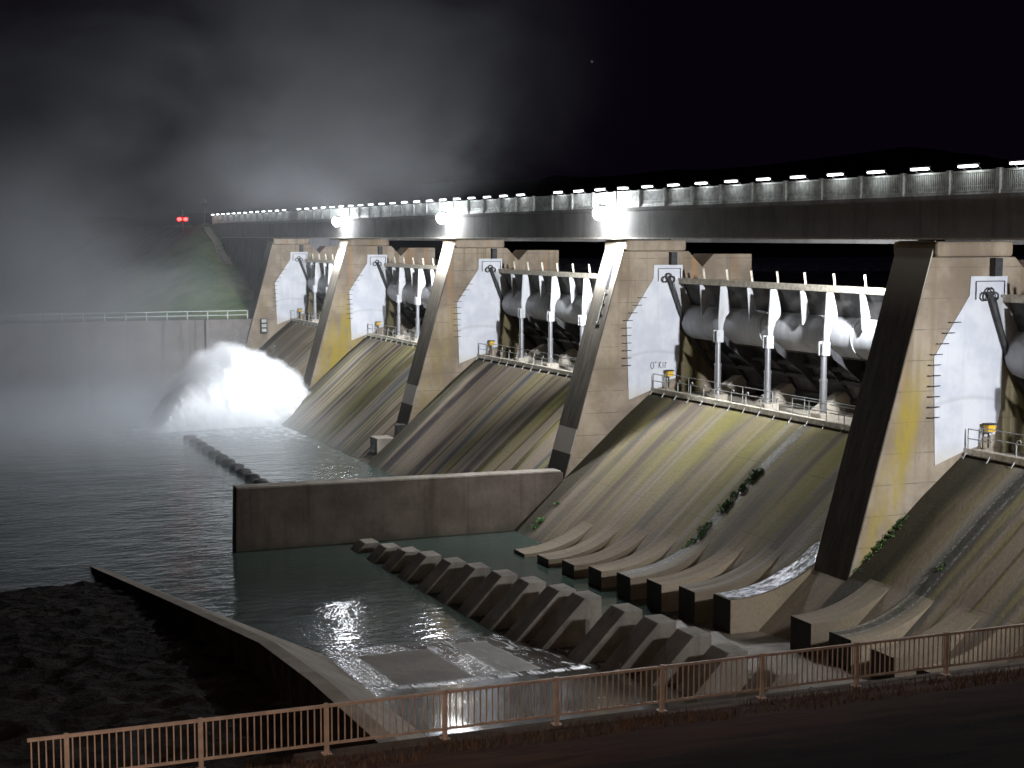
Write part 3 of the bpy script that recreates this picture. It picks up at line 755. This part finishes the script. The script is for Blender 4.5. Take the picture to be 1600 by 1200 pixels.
# ------------------------------------------------------------------ floodlights
WHITE = (.93, .96, 1)
FL = {2: 'small glaring floodlight above the yellow pier, farthest of three', 3: 'glaring floodlight above the middle pier', 4: 'glaring floodlight above the dividing wall pier, brightest of three',
      6: 'floodlight on the bridge side at the near bank pier, beyond the right edge'}
FY = {2: 165.9, 3: 131.9, 4: 99.3, 6: 31.5}
for i in (2, 3, 4, 6):
    L = Vector((47.25, FY[i], 1.75))
    t = thing('floodlight', FL[i], 'floodlight', (48.2, L.y, L.z), 'floodlights on the bridge side')
    MB().bar((48.25, L.y, L.z + .35), (47.25, L.y, L.z + .35), .06).build('arm', 'dark', t)
    MB().box(46.95, 47.5, L.y - .3, L.y + .3, L.z + .25, L.z + .5).build('housing', 'dark', t, .05)
    mb = MB(); bm = bmesh.new(); bmesh.ops.create_uvsphere(bm, u_segments=20, v_segments=12, radius=.52)  # glowing lens enlarged to stand in for glare around the lamp
    mb.add([Vector((v.co.x, v.co.y, v.co.z)) + L + Vector((-.1, 0, -.1)) for v in bm.verts], [[q.index for q in f.verts] for f in bm.faces]); bm.free()
    mb.build('lens', 'lamp', t, smooth=True)
    aim = {2: (-10, 2.5, -14), 3: (-9, 7, -11), 4: (-7, -5, -12), 6: (-10, 10, -9)}[i]
    light('flood', 'SPOT', L + Vector((-.1, 0, -.75)), L + Vector(aim), {2: 25000, 3: 16000, 4: 18500, 6: 13000}[i], WHITE, t, .25, {2: 120, 3: 140, 4: 138, 6: 130}[i], .55)
    if i == 3: light('added_jet_spot', 'SPOT', L + Vector((-.3, .1, -.75)), (31.5, 163.5, -16), 17000, WHITE, t, .25, 30, .8)  # extra beam added to brighten the jet, beside the real floodlight
for i in (2, 3, 4, 5, 6):
    L = Vector((49.7, YN[i] + PT + .9, -.85))
    t = thing('gate_light', 'white work light under the girder aimed at the gate, hidden behind a pier', 'floodlight', (49.7, YN[i] + PT, -.6), 'gate lights under the bridge')
    MB().box(49.45, 49.95, YN[i] + PT + .33, YN[i] + PT + .75, -.85, -.5).build('housing', 'dark', t, .04)
    MB().box(49.55, 49.85, YN[i] + PT + .4, YN[i] + PT + .68, -.495, -.4).build('lens', 'glamp', t)
    light('gate_flood', 'SPOT', L, L + Vector((1.2, 25, -4.6)), 39000, WHITE, t, .3, 86, 1)

# ------------------------------------------------------------------ red lights at the far bridge end
t = thing('signal', 'pair of glowing red lights on a post at the far end of the bridge', 'signal', (45.2, 246, 1.0))
MB().bar((45.2, 246, hill(45.2, 246) - .5), (45.2, 246, 4.2), .07).build('post', 'steel', t)
MB().box(44.1, 46.2, 245.95, 246.1, 2.3, 3.15).build('backplate', 'dark', t, .03)
for x in (44.65, 45.6):
    mb = MB(); bm = bmesh.new(); bmesh.ops.create_uvsphere(bm, u_segments=12, v_segments=8, radius=.34)
    mb.add([Vector((v.co.x, v.co.y * .4, v.co.z * .75)) + Vector((x, 245.9, 2.72)) for v in bm.verts], [[q.index for q in f.verts] for f in bm.faces]); bm.free()
    mb.build('lens', 'red', t, smooth=True)
t = thing('lamp_post', 'unlit pale lamp post on the far bank beyond the bridge', 'lamp post', (49, 248, 1.8))
MB().tube([(49, 248, 1.5), (49, 248, 5.4)], .09, 8).build('pole', 'steel', t)
mb = MB(); bm = bmesh.new(); bmesh.ops.create_uvsphere(bm, u_segments=12, v_segments=8, radius=.5)
mb.add([v.co + Vector((49, 248, 5.6)) for v in bm.verts], [[q.index for q in f.verts] for f in bm.faces]); bm.free()
mb.build('globe', 'crest', t, smooth=True)

# ------------------------------------------------------------------ foreground fence
t = thing('picket_fence', 'pinkish beige metal picket fence along the near wall in the foreground', 'fence', (14, 31.7, -11.0))
FP = 2.682; fx0 = 3.3
def fence_span(xa, xb):
    q = MB(); q.box(xa, xb, 31.66, 31.74, -9.98, -9.92).box(xa, xb, 31.67, 31.73, -10.80, -10.75)
    n = max(1, round((xb - xa) / .142))
    for j in range(n):
        x = xa + (xb - xa) * (j + .5) / n; q.box(x - .013, x + .013, 31.687, 31.713, -10.75, -9.98)
    q.build('panel', 'fence', t)
fence_span(fx0 - .75, fx0 - .04)
for k in range(14):
    x = fx0 + FP * k
    MB().box(x - .045, x + .045, 31.655, 31.745, -11.1, -9.90).box(x - .1, x + .1, 31.6, 31.8, -11.01, -10.975).build('post', 'fence', t)
    if k < 13: fence_span(x + .047, x + FP - .047)

# street lamp behind the camera that warms the fence
t = thing('street_lamp', 'warm street lamp on the near bank left of the fence, out of view', 'street lamp', (-5, 16, -7))
MB().tube([(-5, 16, -7), (-5, 16, -.9), (-4.9, 16.5, -.35), (-4.6, 17.4, -.2)], [.1, .07, .06, .06], 8).build('pole', 'steel', t, smooth=True)
MB().box(-4.8, -4.4, 17.2, 18.0, -.3, -.12).build('housing', 'dark', t, .04)
MB().box(-4.75, -4.45, 17.25, 17.95, -.34, -.30).build('lens', 'warm', t)
light('lamp', 'SPOT', (-4.6, 17.6, -.5), (10, 32, -12), 6800, (1, .70, .52), t, .25, 115, .8)

# ------------------------------------------------------------------ weeds in the joints
random.seed(4)
def weeds(name, label, pts, n, sz):
    mb = MB()
    for _ in range(n):
        a = random.random() * (len(pts) - 1); k = int(a); q = a - k
        p = Vector(pts[k]).lerp(Vector(pts[k + 1]), q) + Vector((0, random.gauss(0, .16), 0))
        if mnoise.noise(p * .9) < -.08: continue
        for _ in range(6):
            d = Vector((random.gauss(-.3, .6), random.gauss(0, .6), random.random() * .9 + .2)).normalized() * sz * random.uniform(.5, 1.2)
            s = d.orthogonal().normalized() * sz * .22; b = p + Vector((random.gauss(0, .07), random.gauss(0, .07), 0))
            mb.add([b, b + d * .5 + s, b + d, b + d * .5 - s], [(0, 1, 2, 3)])
    tag(mb.build(name, 'leaf', None), label, 'weeds', None, 'stuff')
on = lambda x, y: (x, y, sl(x) + .1)
weeds('weeds', 'green weeds rooted in the joint of the mossy spillway', [on(47.2, 77.6), on(45.5, 77.6), on(43, 77.55), on(41.2, 77.5), on(40, 77.5)], 330, .24)
weeds('weeds', 'small weeds and debris at the foot of the slope by the dividing wall', [on(42.2, 95.2), on(40.4, 95.2)], 70, .22)
weeds('weeds', 'green weeds in the joint of the near brown spillway', [on(45.4, 58.6), on(44, 58.4), on(42.4, 58.2)], 120, .24)
weeds('weeds', 'moss and weeds along the edge where the near pier meets its spillway', [on(48, 63.3), on(46, 63.3), on(44, 63.3)], 110, .16)

mb = MB(); random.seed(9)
for _ in range(9000):
    y = random.uniform(23.5, 31.2); x = random.uniform(0, 31)
    if mnoise.noise((x * .5, y * .5, 2)) < -.12: continue
    b = Vector((x, y, bank(x, y) - .02)); h = random.uniform(.08, .26)
    d = Vector((random.gauss(0, .35), random.gauss(0, .35), 1)).normalized() * h; w_ = Vector((random.gauss(0, 1), random.gauss(0, 1), 0)).normalized() * .014
    mb.add([b - w_, b + w_, b + d], [(0, 1, 2)])
tag(mb.build('dry_grass', 'straw', None), 'dry dark grass on the near bank below the fence', 'grass', None, 'stuff')

# ------------------------------------------------------------------ spray and mist
def vol_mat(name):
    g = G(name); g.t.nodes.remove(g.b)
    v = g.n('ShaderNodeVolumePrincipled'); g.t.links.new(v.outputs[0], g.o.inputs['Volume'])
    v.inputs['Density Attribute'].default_value = ''
    return g, v
def jet_h(x):
    P = [(22, -20), (26.1, -18.8), (28.9, -15.2), (31.7, -12.2), (34.2, -11.0), (37.2, -11.6), (40.4, -13.0), (42.2, -14.4), (43.6, -16.6), (44.6, -18.5)]
    for (a, za), (b, zb) in zip(P, P[1:]):
        if x <= b: return za + (zb - za) * (x - a) / (b - a)
    return -19
gc = G('white_water'); q = gc.pos(); n = gc.noise(q, 1.2, 7, .72, .5)
M['foam'] = gc.fin(gc.mix(gc.rng(n, .3, .6), (.90, .92, .95), (.97, .97, .98)), .9, spec=.1)
mb = MB(); v_ = []; NX, NA = 110, 70
for a in range(NX + 1):
    x = 24.5 + 19.2 * a / NX; top_ = min(jet_h(x), -19.6 + 8.6 * max(0, (x - 24.5) / 10.5) ** .85 if x < 35 else 0) + 20 - 1.0; wd = 5.2 - 3.4 * (x - 24.5) / 19.2
    f_ = min(1, (x - 24.5) / 3.0) ** .8; top_ *= f_
    for b in range(NA + 1):
        an = math.pi * b / NA; co, si = math.cos(an), math.sin(an)
        base = Vector((x, 165.2 + wd * math.copysign(abs(co) ** .8, co), -20.1 + top_ * si ** (1.0 if co < 0 else .8)))
        d = .60 * mnoise.fractal(base * .42, .9, 2, 5) + .12 * mnoise.fractal(base * 2.0, .8, 2, 4)
        v_.append(base + Vector((-.15 * d, co, si)) * d)
mb.add(v_, [(a * (NA + 1) + b, a * (NA + 1) + b + 1, (a + 1) * (NA + 1) + b + 1, (a + 1) * (NA + 1) + b) for a in range(NX) for b in range(NA)])
jet = thing('water_jet', 'dome of white water bursting from the foot of the yellow pier', 'water jet', (42, 165.5, -20))
mb.build('water_core', 'foam', jet, smooth=True)
random.seed(11); mb = MB()
for _ in range(450):
    x = 43.4 - 8.5 * random.random() ** 1.2; an = math.pi * random.random(); wd = 1.8 + 3.0 * (43.6 - x) / 12 
    hh = (jet_h(x) + 20) * (1.0 + abs(random.gauss(0, .07))); k = 1 + abs(random.gauss(0, .10))
    c = Vector((x + random.gauss(0, .15), 165.2 + wd * k * math.cos(an), -20 + hh * math.sin(an) ** .75 + random.gauss(0, .12)))
    if c.z < -19.85: continue
    r_ = random.uniform(.01, .03) * (1.6 if random.random() < .1 else 1)
    d_ = Vector((random.gauss(-1, .4), random.gauss(0, .3), random.gauss(.3, .6))).normalized() * r_ * random.uniform(1, 3)
    a_ = d_.orthogonal().normalized() * r_; b_ = d_.cross(a_).normalized() * r_
    mb.add([c + d_, c + a_, c + b_, c - a_, c - b_, c - d_], [(0, 1, 2), (0, 2, 3), (0, 3, 4), (0, 4, 1), (5, 2, 1), (5, 3, 2), (5, 4, 3), (5, 1, 4)])
tag(mb.build('droplets', 'foam', jet, smooth=True), kind='stuff')
g, v = vol_mat('spray')
p = g.pos(); x, y, z = g.xyz(p)
n1 = g.noise(p, .55, 5, .65, .3); n2 = g.noise(p, 1.6, 4, .6)
nn = g.mt('SUBTRACT', g.mt('ADD', g.mt('MULTIPLY', n1, .75), g.mt('MULTIPLY', n2, .25)), .5)
hx = g.ramp(g.rng(x, 22, 45, 0, 1, False), [(0, 0.0), (.18, .12), (.30, .48), (.42, .78), (.53, .90), (.66, .84), (.80, .70), (.88, .56), (.94, .34), (.975, .1)])
hz_ = g.mt('MULTIPLY_ADD', hx, 10, -20)
top = g.mt('ADD', g.mt('SUBTRACT', hz_, z), g.mt('MULTIPLY', nn, 3.8))
side = g.mt('ABSOLUTE', g.mt('SUBTRACT', y, 165.2))
wid = g.rng(x, 44, 28, 1.8, 5.0, False)
sd = g.mt('ADD', g.mt('SUBTRACT', wid, side), g.mt('MULTIPLY', nn, 2.5))
core = g.mt('MULTIPLY', g.rng(top, 0, 1.3), g.rng(sd, 0, 1.5))
dx = g.ramp(g.rng(x, 22, 45, 0, 1, False), [(0, 0.0), (.15, .05), (.3, .16), (.45, .28), (.6, .5), (1, 1.0)])
den = g.mt('MULTIPLY', g.mt('MULTIPLY', core, dx), 1.9)
g.set(v.inputs['Density'], den); v.inputs['Color'].default_value = (.97, .98, 1, 1); v.inputs['Anisotropy'].default_value = 0.0
g.m.cycles.volume_step_rate = .5
M['spray'] = g.m
MB().box(21.5, 45, 156, 174.5, -19.85, -9).build('spray', 'spray', jet)

g, v = vol_mat('mist')
p = g.pos(); x, y, z = g.xyz(p)
n1 = g.noise(g.mul(p, (1, .7, 1.4)), .05, 4, .62, .9)
hgt = g.ramp(g.rng(z, -20, 45, 0, 1, False), [(0, .7), (.06, .30), (.16, .18), (.36, .22), (.6, .12), (1, 0.0)])
dd = g.mt('SQRT', g.mt('ADD', g.mt('POWER', g.mt('SUBTRACT', x, 20), 2), g.mt('MULTIPLY', g.mt('POWER', g.mt('SUBTRACT', y, 172), 2), .55)))
rad = g.rng(dd, 8, 66, 1, .0)
clear = g.mt('MAXIMUM', g.rng(x, 43, 34, .12, 1), g.rng(z, 2.5, 6))
d2 = g.mt('SQRT', g.mt('ADD', g.mt('ADD', g.mt('POWER', g.mt('SUBTRACT', x, 46), 2), g.mt('MULTIPLY', g.mt('POWER', g.mt('SUBTRACT', y, 150), 2), .5)), g.mt('MULTIPLY', g.mt('POWER', g.mt('SUBTRACT', z, 13), 2), 2.2)))
lobe = g.mt('MULTIPLY', g.mt('MULTIPLY', g.rng(d2, 36, 5), g.rng(n1, .36, .66, .1, 1)), g.mt('MULTIPLY', g.rng(x, 57.5, 49), g.rng(y, 84, 112)))
low = g.mt('MULTIPLY', g.rng(z, -15.5, -19.9), g.rng(dd, 38, 8))
den = g.mt('MULTIPLY', g.mt('MULTIPLY', g.mt('MULTIPLY', hgt, rad), clear), g.mt('MULTIPLY', g.rng(n1, .36, .68, .08, 1.9), g.rng(x, 57, 34)))
den = g.mt('ADD', g.mt('MULTIPLY', den, .027), g.mt('MULTIPLY', low, .09))
bankfog = g.mt('MULTIPLY', g.mt('MULTIPLY', g.rng(x, 38, 14), g.rng(y, 160, 196)), g.mt('MULTIPLY', g.rng(z, 14, -2), g.rng(n1, .3, .65, .5, 1.3)))
den = g.mt('ADD', den, g.mt('MULTIPLY', bankfog, .035))
den = g.mt('MULTIPLY', den, g.rng(y, 104.5, 132))
den = g.mt('ADD', den, g.mt('MULTIPLY', g.mt('MULTIPLY', lobe, g.rng(z, 1.0, 6)), .05))
g.set(v.inputs['Density'], den); v.inputs['Color'].default_value = (.92, .95, 1, 1); v.inputs['Anisotropy'].default_value = .2
M['mist'] = g.m
tag(MB().box(-45, 58.2, 83, 250, -19.82, 45).build('mist', 'mist'), 'grey mist drifting up from the white water and over the bridge', 'mist', None, 'stuff')
